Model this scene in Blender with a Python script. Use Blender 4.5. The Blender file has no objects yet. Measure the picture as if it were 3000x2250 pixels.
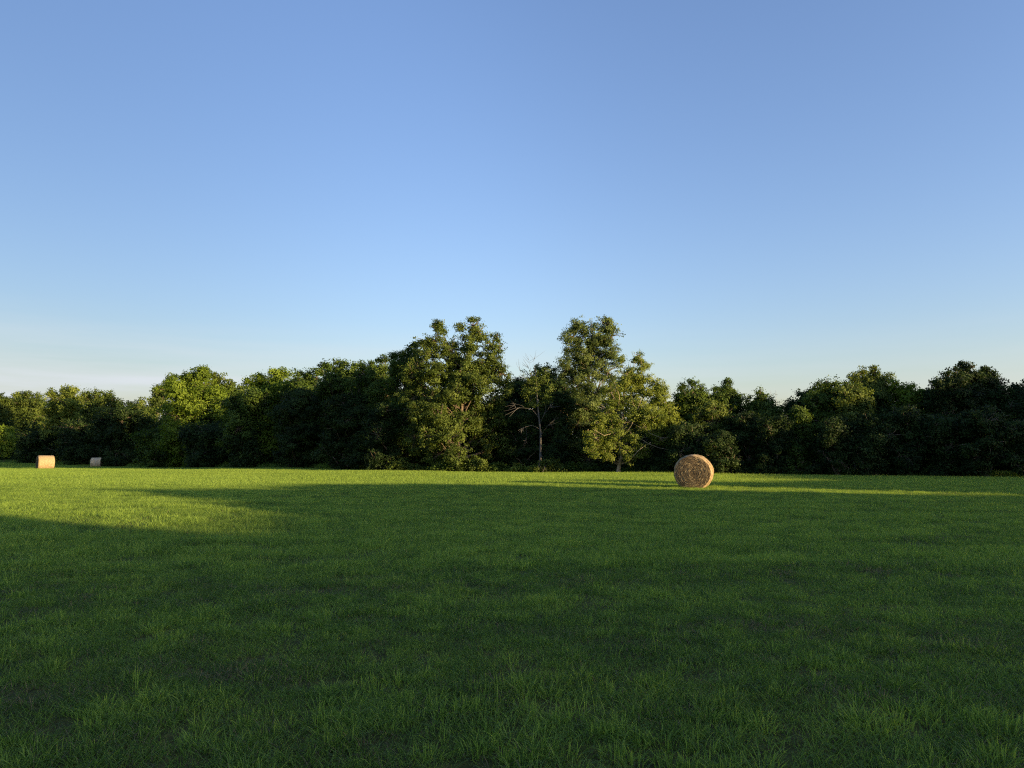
import bpy, math, random
import numpy as np
from mathutils import Vector, Matrix

rng = np.random.default_rng(7)
random.seed(7)
R = math.radians
S = bpy.context.scene
COL = S.collection

# ------------------------------------------------------------------ camera
F = 2083.0                       # focal length in pixels of the 3000 px wide photograph
CAM_Z = 1.5
PITCH = math.atan(197.0 / F)
cam = bpy.data.objects.new('camera', bpy.data.cameras.new('camera'))
COL.objects.link(cam)
cam.location = (0, 0, CAM_Z)
cam.rotation_euler = (R(90) + PITCH, 0, 0)
cam.data.sensor_width = 36.0
cam.data.lens = 36.0 * F / 3000.0
cam.data.clip_start = 0.1
cam.data.clip_end = 6000
S.camera = cam

# ------------------------------------------------------------------ light
SUN_AZ, SUN_EL = 120.0, 8.5       # degrees clockwise from the view direction (+Y)
W = bpy.data.worlds.new('World'); S.world = W; W.use_nodes = True
nt = W.node_tree; nt.nodes.clear()
out = nt.nodes.new('ShaderNodeOutputWorld')
bg = nt.nodes.new('ShaderNodeBackground')
sky = nt.nodes.new('ShaderNodeTexSky')
sky.sky_type = 'NISHITA'
sky.sun_disc = False
sky.sun_elevation = R(SUN_EL)
sky.sun_rotation = R(SUN_AZ)
sky.altitude = 200
sky.air_density = 1.3
sky.dust_density = 1.5
sky.ozone_density = 2.0
bg.inputs['Strength'].default_value = 0.10
# thin pale cloud veil low over the horizon, streaked, thicker away from the sun
geo = nt.nodes.new('ShaderNodeTexCoord')
mp = nt.nodes.new('ShaderNodeMapping'); mp.inputs['Scale'].default_value = (2.0, 2.0, 26.0)
nz = nt.nodes.new('ShaderNodeTexNoise'); nz.inputs['Scale'].default_value = 1.6; nz.inputs['Detail'].default_value = 5
nt.links.new(geo.outputs['Generated'], mp.inputs['Vector'])
nt.links.new(mp.outputs['Vector'], nz.inputs['Vector'])
sep = nt.nodes.new('ShaderNodeSeparateXYZ'); nt.links.new(geo.outputs['Generated'], sep.inputs[0])
mz = nt.nodes.new('ShaderNodeMapRange'); mz.interpolation_type = 'SMOOTHSTEP'
mz.inputs['From Min'].default_value = 0.19; mz.inputs['From Max'].default_value = 0.03
nt.links.new(sep.outputs['Z'], mz.inputs['Value'])
mn = nt.nodes.new('ShaderNodeMapRange')
mn.inputs['From Min'].default_value = 0.35; mn.inputs['From Max'].default_value = 0.7
mn.inputs['To Min'].default_value = 0.12; mn.inputs['To Max'].default_value = 0.55
nt.links.new(nz.outputs['Fac'], mn.inputs['Value'])
mu = nt.nodes.new('ShaderNodeMath'); mu.operation = 'MULTIPLY'
nt.links.new(mz.outputs['Result'], mu.inputs[0]); nt.links.new(mn.outputs['Result'], mu.inputs[1])
mixc = nt.nodes.new('ShaderNodeMix'); mixc.data_type = 'RGBA'
SKY_VEIL = (2.75, 2.92, 3.15, 1)
mixc.inputs['B'].default_value = SKY_VEIL
nt.links.new(mu.outputs[0], mixc.inputs['Factor'])
wb = nt.nodes.new('ShaderNodeMix'); wb.data_type = 'RGBA'; wb.blend_type = 'MULTIPLY'; wb.inputs['Factor'].default_value = 1
wb.inputs['B'].default_value = (0.95, 0.985, 1.31, 1)      # white balance of the photograph
nt.links.new(sky.outputs['Color'], wb.inputs['A'])
# the photographed sky stays even towards the point opposite the sun
dt = nt.nodes.new('ShaderNodeVectorMath'); dt.operation = 'DOT_PRODUCT'
dt.inputs[1].default_value = (-math.sin(R(SUN_AZ)), -math.cos(R(SUN_AZ)), 0)
nt.links.new(geo.outputs['Generated'], dt.inputs[0])
md_ = nt.nodes.new('ShaderNodeMapRange'); md_.interpolation_type = 'SMOOTHERSTEP'
md_.inputs['From Min'].default_value = 0.40; md_.inputs['From Max'].default_value = 1.05
md_.inputs['To Min'].default_value = 1.04; md_.inputs['To Max'].default_value = 0.58
nt.links.new(dt.outputs['Value'], md_.inputs['Value'])
sc_ = nt.nodes.new('ShaderNodeVectorMath'); sc_.operation = 'SCALE'
nt.links.new(wb.outputs['Result'], sc_.inputs[0]); nt.links.new(md_.outputs['Result'], sc_.inputs['Scale'])
nt.links.new(sc_.outputs[0], mixc.inputs['A'])
nt.links.new(mixc.outputs['Result'], bg.inputs['Color'])
mv = nt.nodes.new('ShaderNodeMapRange')                    # the veil is thicker away from the sun
mv.inputs['From Min'].default_value = 0.2; mv.inputs['From Max'].default_value = 0.9
mv.inputs['To Min'].default_value = 0.8; mv.inputs['To Max'].default_value = 2.4
nt.links.new(dt.outputs['Value'], mv.inputs['Value'])
m3 = nt.nodes.new('ShaderNodeMath'); m3.operation = 'MULTIPLY'; m3.use_clamp = True
nt.links.new(mu.outputs[0], m3.inputs[0]); nt.links.new(mv.outputs['Result'], m3.inputs[1])
nt.links.new(m3.outputs[0], mixc.inputs['Factor'])
nt.links.new(bg.outputs[0], out.inputs['Surface'])

sun = bpy.data.objects.new('sun', bpy.data.lights.new('sun', 'SUN'))
COL.objects.link(sun)
sun.data.energy = 5.0
sun.data.angle = R(0.5)
sun.data.color = (1.0, 0.70, 0.34)
sd = Vector((math.sin(R(SUN_AZ)) * math.cos(R(SUN_EL)), math.cos(R(SUN_AZ)) * math.cos(R(SUN_EL)), math.sin(R(SUN_EL))))
sun.rotation_euler = sd.to_track_quat('Z', 'Y').to_euler()
sun.location = (60, -40, 40)

S.view_settings.view_transform = 'Standard'
S.view_settings.look = 'None'
S.view_settings.gamma = 1.0
S.view_settings.use_curve_mapping = False
S.view_settings.exposure = 1.44
S.cycles.max_bounces = 5
S.cycles.diffuse_bounces = 3
S.cycles.transmission_bounces = 4
S.cycles.transparent_max_bounces = 4
S.cycles.use_denoising = False
S.cycles.filter_width = 1.15

# ------------------------------------------------------------------ helpers
def ground_z(x, y):
    x = np.asarray(x, float); y = np.asarray(y, float)
    k = np.clip((y - 38) / 72.0, 0, 1); k = k * k * (3 - 2 * k)
    l = np.clip((10 - x) / 50.0, 0, 1)
    z = -0.78 * k * l
    z = z + 0.045 * np.sin(x * 0.31 + 1.3) * np.sin(y * 0.22 + 0.4) + 0.03 * np.sin(x * 0.11 + y * 0.17)
    near = np.clip((np.hypot(x, y) - 1) / 12.0, 0, 1)
    return z * near

def P(px, v, Y):
    """world point on the ray of photo pixel (px, v) at world depth Y"""
    a, b = (px - 1500) / F, (1125 - v) / F
    cp, sp = math.cos(PITCH), math.sin(PITCH)
    dy = cp - b * sp
    dz = sp + b * cp
    k = Y / dy
    return np.array([a * k, Y, CAM_Z + dz * k])

def mesh_np(name, verts, quads=None, tris=None, attrs=None, smooth=False):
    me = bpy.data.meshes.new(name)
    verts = np.asarray(verts, np.float32)
    loops, starts = [], []
    n = 0
    if quads is not None and len(quads):
        q = np.asarray(quads, np.int32); loops.append(q.ravel()); starts.append(np.arange(len(q)) * 4); n += len(q) * 4
    if tris is not None and len(tris):
        t = np.asarray(tris, np.int32); loops.append(t.ravel()); starts.append(n + np.arange(len(t)) * 3)
    loops = np.concatenate(loops).astype(np.int32); starts = np.concatenate(starts).astype(np.int32)
    me.vertices.add(len(verts)); me.vertices.foreach_set('co', verts.ravel())
    me.loops.add(len(loops)); me.loops.foreach_set('vertex_index', loops)
    me.polygons.add(len(starts)); me.polygons.foreach_set('loop_start', starts)
    me.update(calc_edges=True)
    if smooth:
        me.polygons.foreach_set('use_smooth', np.ones(len(starts), bool))
    for k, a in (attrs or {}).items():
        at = me.attributes.new(k, 'FLOAT', 'FACE'); at.data.foreach_set('value', np.asarray(a, np.float32))
    return me

def link(name, me, m, parent=None, loc=None):
    o = bpy.data.objects.new(name, me); COL.objects.link(o)
    if m is not None and not me.materials: me.materials.append(m)
    if parent: o.parent = parent
    if loc is not None: o.location = loc
    return o

def thing(name, label, cat, loc, group=None):
    o = bpy.data.objects.new(name, None); COL.objects.link(o)
    o.location = [float(c) for c in loc]; o.empty_display_size = 0.3
    o['label'] = label; o['category'] = cat
    if group: o['group'] = group
    return o

def tube(pts, rads, n=7):
    """verts and quads of a tapered tube along pts"""
    pts = np.asarray(pts, float); rads = np.asarray(rads, float)
    m = len(pts)
    t = np.gradient(pts, axis=0); t /= np.linalg.norm(t, axis=1, keepdims=True) + 1e-9
    ref = np.array([0.31, 0.95, 0.05]) if abs(t[0][2]) > 0.5 else np.array([0, 0, 1.0])
    a = np.cross(t, ref); a /= np.linalg.norm(a, axis=1, keepdims=True) + 1e-9
    b = np.cross(t, a)
    th = np.arange(n) / n * 2 * np.pi
    v = pts[:, None] + rads[:, None, None] * (np.cos(th)[None, :, None] * a[:, None] + np.sin(th)[None, :, None] * b[:, None])
    q = []
    i = np.arange(m - 1)[:, None] * n; j = np.arange(n)[None]; jn = (j + 1) % n
    q = np.stack([i + j, i + jn, i + n + jn, i + n + j], -1).reshape(-1, 4)
    return v.reshape(-1, 3), q

class Acc:
    def __init__(s): s.v, s.q, s.n = [], [], 0
    def add(s, v, q): s.v.append(v); s.q.append(np.asarray(q) + s.n); s.n += len(v)
    def mesh(s, name, smooth=True): return mesh_np(name, np.concatenate(s.v), np.concatenate(s.q), smooth=smooth)

def bez(a, b, c, n=7):
    t = np.linspace(0, 1, n)[:, None]
    return (1 - t) ** 2 * a + 2 * t * (1 - t) * b + t ** 2 * c

def wobble(pts, amp):
    w = rng.normal(0, amp, pts.shape); w[0] = 0; w[-1] *= 0.4
    return pts + w

# ------------------------------------------------------------------ materials
def new_mat(name):
    m = bpy.data.materials.new(name); m.use_nodes = True
    m.node_tree.nodes.clear()
    return m, m.node_tree, m.node_tree.nodes, m.node_tree.links

def ramp(n, stops):
    r = n.new('ShaderNodeValToRGB')
    e = r.color_ramp.elements
    while len(e) > 1: e.remove(e[0])
    e[0].position = stops[0][0]; e[0].color = (*stops[0][1], 1)
    for p, c in stops[1:]:
        k = e.new(p); k.color = (*c, 1)
    return r

def leaf_mat(name, dark, mid, light, trans=0.35, rough=0.6, spec=0.16, field=False, brown=None):
    m, t, n, l = new_mat(name)
    o = n.new('ShaderNodeOutputMaterial')
    at = n.new('ShaderNodeAttribute'); at.attribute_name = 'tint'
    g = n.new('ShaderNodeNewGeometry')
    nz = n.new('ShaderNodeTexNoise'); nz.inputs['Scale'].default_value = 0.5 if not field else 1.9
    nz.inputs['Detail'].default_value = 3
    l.new(g.outputs['Position'], nz.inputs['Vector'])
    mr = n.new('ShaderNodeMath'); mr.operation = 'MULTIPLY_ADD'
    l.new(nz.outputs['Fac'], mr.inputs[0]); mr.inputs[1].default_value = 0.9; mr.inputs[2].default_value = -0.45
    ad = n.new('ShaderNodeMath'); ad.operation = 'ADD'
    l.new(at.outputs['Fac'], ad.inputs[0]); l.new(mr.outputs[0], ad.inputs[1])
    src = ad.outputs[0]
    if field:
        # faint swaths left by the mower and broad patches of thinner grass
        mpf = n.new('ShaderNodeMapping'); mpf.inputs['Scale'].default_value = (0.16, 0.95, 0.3); mpf.inputs['Rotation'].default_value = (0, 0, 0.12)
        nf = n.new('ShaderNodeTexNoise'); nf.inputs['Scale'].default_value = 1.0; nf.inputs['Detail'].default_value = 4
        l.new(g.outputs['Position'], mpf.inputs['Vector']); l.new(mpf.outputs[0], nf.inputs['Vector'])
        f1 = n.new('ShaderNodeMath'); f1.operation = 'MULTIPLY_ADD'; l.new(nf.outputs['Fac'], f1.inputs[0]); f1.inputs[1].default_value = 0.8; f1.inputs[2].default_value = -0.38
        f2 = n.new('ShaderNodeMath'); f2.operation = 'ADD'; l.new(src, f2.inputs[0]); l.new(f1.outputs[0], f2.inputs[1])
        src = f2.outputs[0]
        oi = n.new('ShaderNodeObjectInfo')
        r2 = n.new('ShaderNodeMath'); r2.operation = 'MULTIPLY_ADD'
        l.new(oi.outputs['Random'], r2.inputs[0]); r2.inputs[1].default_value = 0.46
        l.new(src, r2.inputs[2])
        r3 = n.new('ShaderNodeMath'); r3.operation = 'SUBTRACT'; l.new(r2.outputs[0], r3.inputs[0]); r3.inputs[1].default_value = 0.24
        src = r3.outputs[0]
    stops = [(0.1, dark), (0.5, mid), (0.86, light)]
    if brown: stops = [(0.0, brown), (0.09, brown), (0.13, dark)] + stops[1:]
    rp = ramp(n, stops)
    l.new(src, rp.inputs['Fac'])
    b = n.new('ShaderNodeBsdfPrincipled'); b.inputs['Roughness'].default_value = rough
    b.inputs['Specular IOR Level'].default_value = spec
    l.new(rp.outputs['Color'], b.inputs['Base Color'])
    tr = n.new('ShaderNodeBsdfTranslucent')
    hs = n.new('ShaderNodeHueSaturation'); hs.inputs['Hue'].default_value = 0.485; hs.inputs['Saturation'].default_value = 1.1; hs.inputs['Value'].default_value = 1.25
    l.new(rp.outputs['Color'], hs.inputs['Color']); l.new(hs.outputs['Color'], tr.inputs['Color'])
    mx = n.new('ShaderNodeMixShader'); mx.inputs['Fac'].default_value = trans
    l.new(b.outputs[0], mx.inputs[1]); l.new(tr.outputs[0], mx.inputs[2])
    l.new(mx.outputs[0], o.inputs['Surface'])
    return m

def bark_mat(name, c1, c2):
    m, t, n, l = new_mat(name)
    o = n.new('ShaderNodeOutputMaterial'); b = n.new('ShaderNodeBsdfPrincipled')
    g = n.new('ShaderNodeNewGeometry')
    mp = n.new('ShaderNodeMapping'); mp.inputs['Scale'].default_value = (9, 9, 2)
    nz = n.new('ShaderNodeTexNoise'); nz.inputs['Scale'].default_value = 2.5; nz.inputs['Detail'].default_value = 6
    l.new(g.outputs['Position'], mp.inputs['Vector']); l.new(mp.outputs[0], nz.inputs['Vector'])
    rp = ramp(n, [(0.3, c1), (0.7, c2)]); l.new(nz.outputs['Fac'], rp.inputs['Fac'])
    l.new(rp.outputs[0], b.inputs['Base Color']); b.inputs['Roughness'].default_value = 0.9
    bp = n.new('ShaderNodeBump'); bp.inputs['Strength'].default_value = 0.6; bp.inputs['Distance'].default_value = 0.02
    l.new(nz.outputs['Fac'], bp.inputs['Height']); l.new(bp.outputs[0], b.inputs['Normal'])
    l.new(b.outputs[0], o.inputs['Surface'])
    return m

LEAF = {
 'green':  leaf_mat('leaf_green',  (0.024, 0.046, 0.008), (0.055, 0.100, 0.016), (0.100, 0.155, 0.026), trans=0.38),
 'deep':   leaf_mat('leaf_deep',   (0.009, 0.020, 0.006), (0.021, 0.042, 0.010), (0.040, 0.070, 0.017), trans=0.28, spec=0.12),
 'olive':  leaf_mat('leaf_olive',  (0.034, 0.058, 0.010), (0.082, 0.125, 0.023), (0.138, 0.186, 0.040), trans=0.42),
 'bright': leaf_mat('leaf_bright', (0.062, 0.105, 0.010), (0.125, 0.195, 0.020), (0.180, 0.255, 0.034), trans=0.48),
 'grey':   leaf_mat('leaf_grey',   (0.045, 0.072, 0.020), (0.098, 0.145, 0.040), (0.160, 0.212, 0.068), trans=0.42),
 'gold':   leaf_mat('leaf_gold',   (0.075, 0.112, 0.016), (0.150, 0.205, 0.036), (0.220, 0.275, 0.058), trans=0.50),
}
BARK = bark_mat('bark', (0.07, 0.052, 0.036), (0.17, 0.13, 0.09))
BARK_PALE = bark_mat('bark_pale', (0.20, 0.16, 0.11), (0.36, 0.29, 0.20))
BARK_DEAD = bark_mat('bark_dead', (0.045, 0.044, 0.040), (0.105, 0.10, 0.09))

# ------------------------------------------------------------------ foliage
def unit(n):
    d = rng.normal(size=(n, 3)); return d / np.linalg.norm(d, axis=1, keepdims=True)

def leaf_quads(c, nrm, size, tint, aspect=0.62):
    """folded diamond leaves: centres c, normals nrm, sizes"""
    n = len(c)
    nrm = nrm / (np.linalg.norm(nrm, axis=1, keepdims=True) + 1e-9)
    r = unit(n); r[:, 2] -= 0.35
    a = np.cross(nrm, r); a /= np.linalg.norm(a, axis=1, keepdims=True) + 1e-9
    b = np.cross(nrm, a)
    s = size[:, None]
    w = s * aspect * 0.5
    v = np.empty((n, 4, 3))
    v[:, 0] = c - a * s * 0.5
    v[:, 1] = c + b * w + nrm * s * 0.10 - a * s * 0.08
    v[:, 2] = c + a * s * 0.5 - nrm * s * 0.06
    v[:, 3] = c - b * w + nrm * s * 0.10 - a * s * 0.08
    q = np.arange(n * 4).reshape(n, 4)
    return v.reshape(-1, 3), q, tint

def foliage(lobes, axis_xy, leaf, rc, cover=1.0, flat=0.8, spray=6, open_=0.0, back=True):
    """lobes: (centre, (rx,ry,rz)) in world space. Returns verts, quads, tint, clump centres"""
    V, Q, T, CC, n0 = [], [], [], [], 0
    for c, r in lobes:
        c = np.asarray(c, float); r = np.asarray(r, float) * rng.uniform(0.82, 1.18, 3)
        rm = (r[0] * r[1] * r[2]) ** (1 / 3)
        nc = max(5, int(4.5 * (rm / rc) ** 2))
        d = unit(nc)
        f = rng.uniform(0.5, 1.10, nc)
        cc = c + d * r * f[:, None] * (1 - 0.35 * rc / rm)
        keep = rng.random(nc) > open_
        for bd in unit(rng.integers(2, 5)):            # bites out of the lobe
            keep &= (d @ bd < rng.uniform(0.72, 0.9)) | (f < 0.6)
        cc, d = cc[keep], d[keep]
        rcs = rc * rng.uniform(0.35, 1.2, len(cc)) ** 1.1
        ns = max(3, int(nc * 0.26))                    # sprays poking out of the outline
        ds = unit(ns); ds[:, 2] = np.abs(ds[:, 2]) * 0.9 + 0.05 * ds[:, 2]
        c2 = c + ds * r * rng.uniform(1.0, 1.45, ns)[:, None]
        cc = np.concatenate([cc, c2]); d = np.concatenate([d, ds]); rcs = np.concatenate([rcs, rc * rng.uniform(0.22, 0.42, ns)])
        stretch = rng.uniform(0.6, 1.5, (len(cc), 3))
        tcl = rng.normal(0.5, 0.20, len(cc))
        area = leaf * leaf * 0.31
        k = (cover * 2.2 * np.pi * rcs ** 2 / area / spray).astype(int) + 1
        idx = np.repeat(np.arange(len(cc)), k)
        dd = unit(len(idx))
        dd[:, 2] *= flat
        rad = rng.uniform(0.15, 1.0, len(idx)) ** 0.6 * (1 + 0.5 * rng.random(len(idx)) ** 5)
        sc = cc[idx] + dd * stretch[idx] * (rcs[idx] * rad)[:, None]
        # sprays of leaves round each twig end
        i2 = np.repeat(np.arange(len(idx)), spray)
        lc = sc[i2] + rng.normal(0, leaf * 0.85, (len(i2), 3)) * np.array([1, 1, 0.6])
        out_tree = lc - np.array([axis_xy[0], axis_xy[1], 0]); out_tree[:, 2] = 0
        out_tree /= np.linalg.norm(out_tree, axis=1, keepdims=True) + 1e-6
        nn = dd[i2] * 0.95 + out_tree * 0.4 + np.array([0, 0, 0.30]) + rng.normal(0, 0.30, (len(i2), 3))
        tt = tcl[idx][i2] + rng.normal(0, 0.09, len(i2))
        ss = leaf * rng.uniform(0.6, 1.3, len(i2))
        v, q, t = leaf_quads(lc, nn, ss, tt)
        V.append(v); Q.append(q + n0); T.append(t); n0 += len(v)
        CC.append(cc)
    return np.concatenate(V), np.concatenate(Q), np.concatenate(T), CC

N_LEAVES = 0
def make_tree(name, label, cat, base, lobes, hue, leaf, rc, cover=1.0, trunk_r=0.16, bark=None, group=None,
              open_=0.0, flat=0.8, limbs=True, twigs=True, lean=None, trunk_top=None, spray=6, extra_limbs=None, limb_k=1.0):
    global N_LEAVES
    bark = bark or BARK
    bx, by = float(base[0]), float(base[1]); bz = float(ground_z(bx, by)) - 0.05
    root = thing(name, label, cat, (bx, by, bz), group)
    o3 = np.array([bx, by, bz])
    lob = [(np.asarray(c, float), np.asarray(r, float)) for c, r in lobes]
    v, q, t, CC = foliage(lob, (bx, by), leaf, rc, cover, flat, spray, open_)
    gz = ground_z(v[:, 0], v[:, 1]) + 0.02
    v[:, 2] = np.maximum(v[:, 2], gz)
    N_LEAVES += len(q)
    me = mesh_np('crown', v - o3, q, attrs={'tint': t})
    link('crown', me, LEAF[hue], root)
    top = max(lob, key=lambda k: k[0][2] + k[1][2])
    tt = np.array([top[0][0], top[0][1], top[0][2] + 0.1 * top[1][2]]) if trunk_top is None else np.asarray(trunk_top, float)
    mid = (o3 + tt) / 2 + np.array([rng.normal(0, .25), rng.normal(0, .25), 0]) if lean is None else np.asarray(lean, float)
    tp = wobble(bez(o3, mid, tt, 12), 0.05)
    H = tt[2] - bz
    tr = trunk_r * np.linspace(1, 0.16, 12); tr[0] *= 1.45; tr[1] *= 1.08
    a = Acc(); a.add(*tube(tp - o3, tr, 9))
    link('trunk', a.mesh('trunk'), bark, root)
    if limbs:
        tw = Acc(); any_tw = False
        for (c, r), cc in zip(lob, CC):
            h = np.clip((c[2] - bz) / max(H, .1) - 0.22, 0.12, 0.85)
            p0 = tp[int(h * 11)]
            if np.linalg.norm(c - p0) > 0.5:
                pm = (p0 + c) / 2 + np.array([0, 0, -0.12 * np.linalg.norm(c - p0)])
                lp = wobble(bez(p0, pm, c, 7), 0.05)
                lr = trunk_r * 0.5 * (1 - 0.5 * h) * limb_k
                b = Acc(); b.add(*tube(lp - o3, lr * np.linspace(1, 0.3, 7), 6))
                link('limb', b.mesh('limb'), bark, root)
            if twigs:
                for e in cc[:: max(1, len(cc) // 14)]:
                    s0 = c + (e - c) * 0.05
                    pm = (s0 + e) / 2 + rng.normal(0, 0.12, 3)
                    tw.add(*tube(bez(s0, pm, e, 4) - o3, trunk_r * np.array([0.16, 0.12, 0.08, 0.03]), 4)); any_tw = True
        if any_tw:
            o = link('twigs', tw.mesh('twigs'), bark, root); o['kind'] = 'stuff'
    for pts, rr in (extra_limbs or []):
        b = Acc(); b.add(*tube(np.asarray(pts) - o3, rr, 6)); link('limb', b.mesh('limb'), bark, root)
    return root

def lobes_px(Y, spec, dscale=0.85):
    """spec rows (px, v, rx_px, ry_px[, depth offset m]) -> world ellipsoids"""
    r = []
    for s in spec:
        y = Y + (s[4] if len(s) > 4 else 0)
        c = P(s[0], s[1], y); k = y / F
        rx, rz = s[2] * k, s[3] * k
        r.append((c, (rx, min(rx, rz * 1.2) * dscale, rz)))
    return r

def auto_lobes(px, Y, hw, top, low=1378, n=10, seed=0, shape=1.0):
    """egg-shaped crown of many overlapping uneven lobes between rows top and low"""
    rg = random.Random(seed)
    r = []
    Hh = low - top
    n = int(max(n * 1.7, Hh / hw * 7.5))
    for i in range(n):
        f = ((i + rg.random()) / n)
        prof = (0.62 + 0.38 * math.sin(math.pi * min(1, f * 1.25))) if f < 0.72 else math.sqrt(max(0, 1 - ((f - 0.72) / 0.36) ** 2))
        if shape < 1: prof = (1 - f) ** 0.8 * 0.95 + 0.12
        w = hw * prof
        lr = hw * rg.uniform(0.30, 0.50) * (0.6 + 0.4 * prof)
        side = (-1, 1, 0.15)[i % 3] * rg.uniform(0.3, 1.0)
        ry = min(lr, Hh * 0.24) * rg.uniform(0.7, 1.05)
        v = low - Hh * f * 0.95
        v = max(v, top + ry * 1.1)
        dd = rg.uniform(-0.75, 0.6) * w * Y / F
        r.append((px + side * max(w - lr * 0.7, 0), v, lr, ry, dd))
    # ragged top: several small overlapping heads at different heights
    k = 5 if shape == 1 else 2
    kk = rg.choice((1, 2, 2, 3)) if k == 5 else 0
    for i in range(k):
        o = (i - (k - 1) / 2) / (k / 2) * 0.75 * shape
        lr = hw * rg.uniform(0.15, 0.24)
        tv = top + hw * (0.65 * abs(o) ** 1.4 + (0 if i == kk else rg.uniform(0.04, 0.42))) + lr
        r.append((px + o * hw + rg.uniform(-.05, .05) * hw, tv, lr, lr * rg.uniform(.8, 1.2), rg.uniform(-.3, .3)))
        r.append((px + o * hw * 0.8, tv + lr * 1.5, lr * 1.7, lr * 1.5, rg.uniform(-.3, .3)))
    r.append((px, top + hw * 0.75, hw * .5, hw * .45, 0))
    return lobes_px(Y, r)

# ------------------------------------------------------------------ ground
def build_field():
    def axis(lo, hi, fine, n1, n2):
        a = np.linspace(-fine, fine, n1)
        b = fine + (hi - fine) * (np.linspace(0, 1, n2)[1:] ** 2.2)
        c = -fine + (lo + fine) * (np.linspace(0, 1, n2)[1:] ** 2.2)
        return np.concatenate([c[::-1], a, b])
    xs = axis(-2500, 2500, 60, 181, 30); ys = axis(-2500, 2500, 60, 181, 34)
    X, Y = np.meshgrid(xs, ys)
    Z = ground_z(X, Y) * np.clip((900 - np.hypot(X, Y)) / 500, 0, 1)
    v = np.stack([X, Y, Z], -1).reshape(-1, 3)
    nx, ny = len(xs), len(ys)
    i = (np.arange(ny - 1)[:, None] * nx + np.arange(nx - 1)[None]).ravel()
    q = np.stack([i, i + 1, i + nx + 1, i + nx], -1)
    m, t, n, l = new_mat('soil_and_thatch')
    o = n.new('ShaderNodeOutputMaterial'); b = n.new('ShaderNodeBsdfPrincipled'); b.inputs['Roughness'].default_value = 0.95
    b.inputs['Specular IOR Level'].default_value = 0.1
    g = n.new('ShaderNodeNewGeometry')
    a1 = n.new('ShaderNodeTexNoise'); a1.inputs['Scale'].default_value = 0.7; a1.inputs['Detail'].default_value = 8
    a2 = n.new('ShaderNodeTexNoise'); a2.inputs['Scale'].default_value = 14; a2.inputs['Detail'].default_value = 6
    l.new(g.outputs['Position'], a1.inputs['Vector']); l.new(g.outputs['Position'], a2.inputs['Vector'])
    r1 = ramp(n, [(0.35, (0.055, 0.075, 0.014)), (0.66, (0.115, 0.105, 0.030))])
    r2 = ramp(n, [(0.3, (0.35, 0.35, 0.35)), (0.7, (1, 1, 1))])
    l.new(a1.outputs['Fac'], r1.inputs['Fac']); l.new(a2.outputs['Fac'], r2.inputs['Fac'])
    mx = n.new('ShaderNodeMix'); mx.data_type = 'RGBA'; mx.blend_type = 'MULTIPLY'; mx.inputs['Factor'].default_value = 1
    l.new(r1.outputs[0], mx.inputs['A']); l.new(r2.outputs[0], mx.inputs['B'])
    l.new(mx.outputs['Result'], b.inputs['Base Color'])
    bp = n.new('ShaderNodeBump'); bp.inputs['Distance'].default_value = 0.04; l.new(a2.outputs['Fac'], bp.inputs['Height'])
    l.new(bp.outputs[0], b.inputs['Normal']); l.new(b.outputs[0], o.inputs['Surface'])
    ob = link('field', mesh_np('field', v, q, smooth=True), m)
    ob['kind'] = 'structure'
build_field()

# ------------------------------------------------------------------ grass
GRASS = leaf_mat('grass_blade', (0.062, 0.114, 0.024), (0.128, 0.220, 0.040), (0.228, 0.340, 0.060), trans=0.50, rough=0.5, spec=0.2, field=True,
                 brown=(0.21, 0.175, 0.095))

def blades(n, rad, h0, h1, w, lean, seg=3, straw=0.0, radial=0.0, tintm=0.5):
    """grass tuft mesh: n curved blades rooted inside a disc"""
    a = rng.uniform(0, 2 * np.pi, n); rr = rad * np.sqrt(rng.random(n))
    root = np.stack([np.cos(a) * rr, np.sin(a) * rr, np.full(n, -0.01)], -1)
    h = rng.uniform(h0, h1, n) * rng.uniform(0.7, 1.0, n)
    la = rng.uniform(0, 2 * np.pi, n)
    ld = np.stack([np.cos(la), np.sin(la), 0 * la], -1)
    rd = np.stack([np.cos(a), np.sin(a), 0 * a], -1)
    ld = ld * (1 - radial) + rd * radial
    ln = h * np.abs(rng.normal(lean, lean * 0.5, n))
    is_straw = rng.random(n) < straw
    ln[is_straw] = h[is_straw] * rng.uniform(1.2, 2.4, is_straw.sum())
    h[is_straw] *= rng.uniform(0.15, 0.6, is_straw.sum())
    ww = w * rng.uniform(0.6, 1.3, n); ww[is_straw] *= 0.7
    fa = rng.uniform(0, 2 * np.pi, n)
    wd = np.stack([np.cos(fa), np.sin(fa), 0 * fa], -1)
    V = np.empty((n, 2 * seg + 1, 3))
    for s in range(seg + 1):
        f = s / seg
        c = root + ld * (ln * f ** 1.7)[:, None] + np.array([0, 0, 1.0]) * (h * (f - 0.18 * f ** 3 * np.minimum(ln / h, 2)))[:, None]
        if s < seg:
            k = (ww * (1 - 0.55 * f) * 0.5)[:, None]
            V[:, 2 * s] = c - wd * k; V[:, 2 * s + 1] = c + wd * k
        else: V[:, 2 * seg] = c
    nb = 2 * seg + 1
    o = np.arange(n)[:, None] * nb
    Q = np.concatenate([o + np.array([2 * s, 2 * s + 1, 2 * s + 3, 2 * s + 2]) for s in range(seg - 1)]) if seg > 1 else None
    T = o + np.array([2 * seg - 2, 2 * seg - 1, 2 * seg])
    tint = rng.normal(tintm, 0.13, n); tint[is_straw] = -1.2
    tt = np.concatenate([tint] * (seg - 1) + [tint])
    return V.reshape(-1, 3), Q, T, tt

def tuft_objs(prefix, specs):
    c = bpy.data.collections.new(prefix)
    for s in specs:
        v, q, t, tt = blades(**s)
        me = mesh_np(prefix, v, q, t, {'tint': tt})
        me.materials.append(GRASS)
        o = bpy.data.objects.new(prefix, me); c.objects.link(o)
    return c

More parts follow.
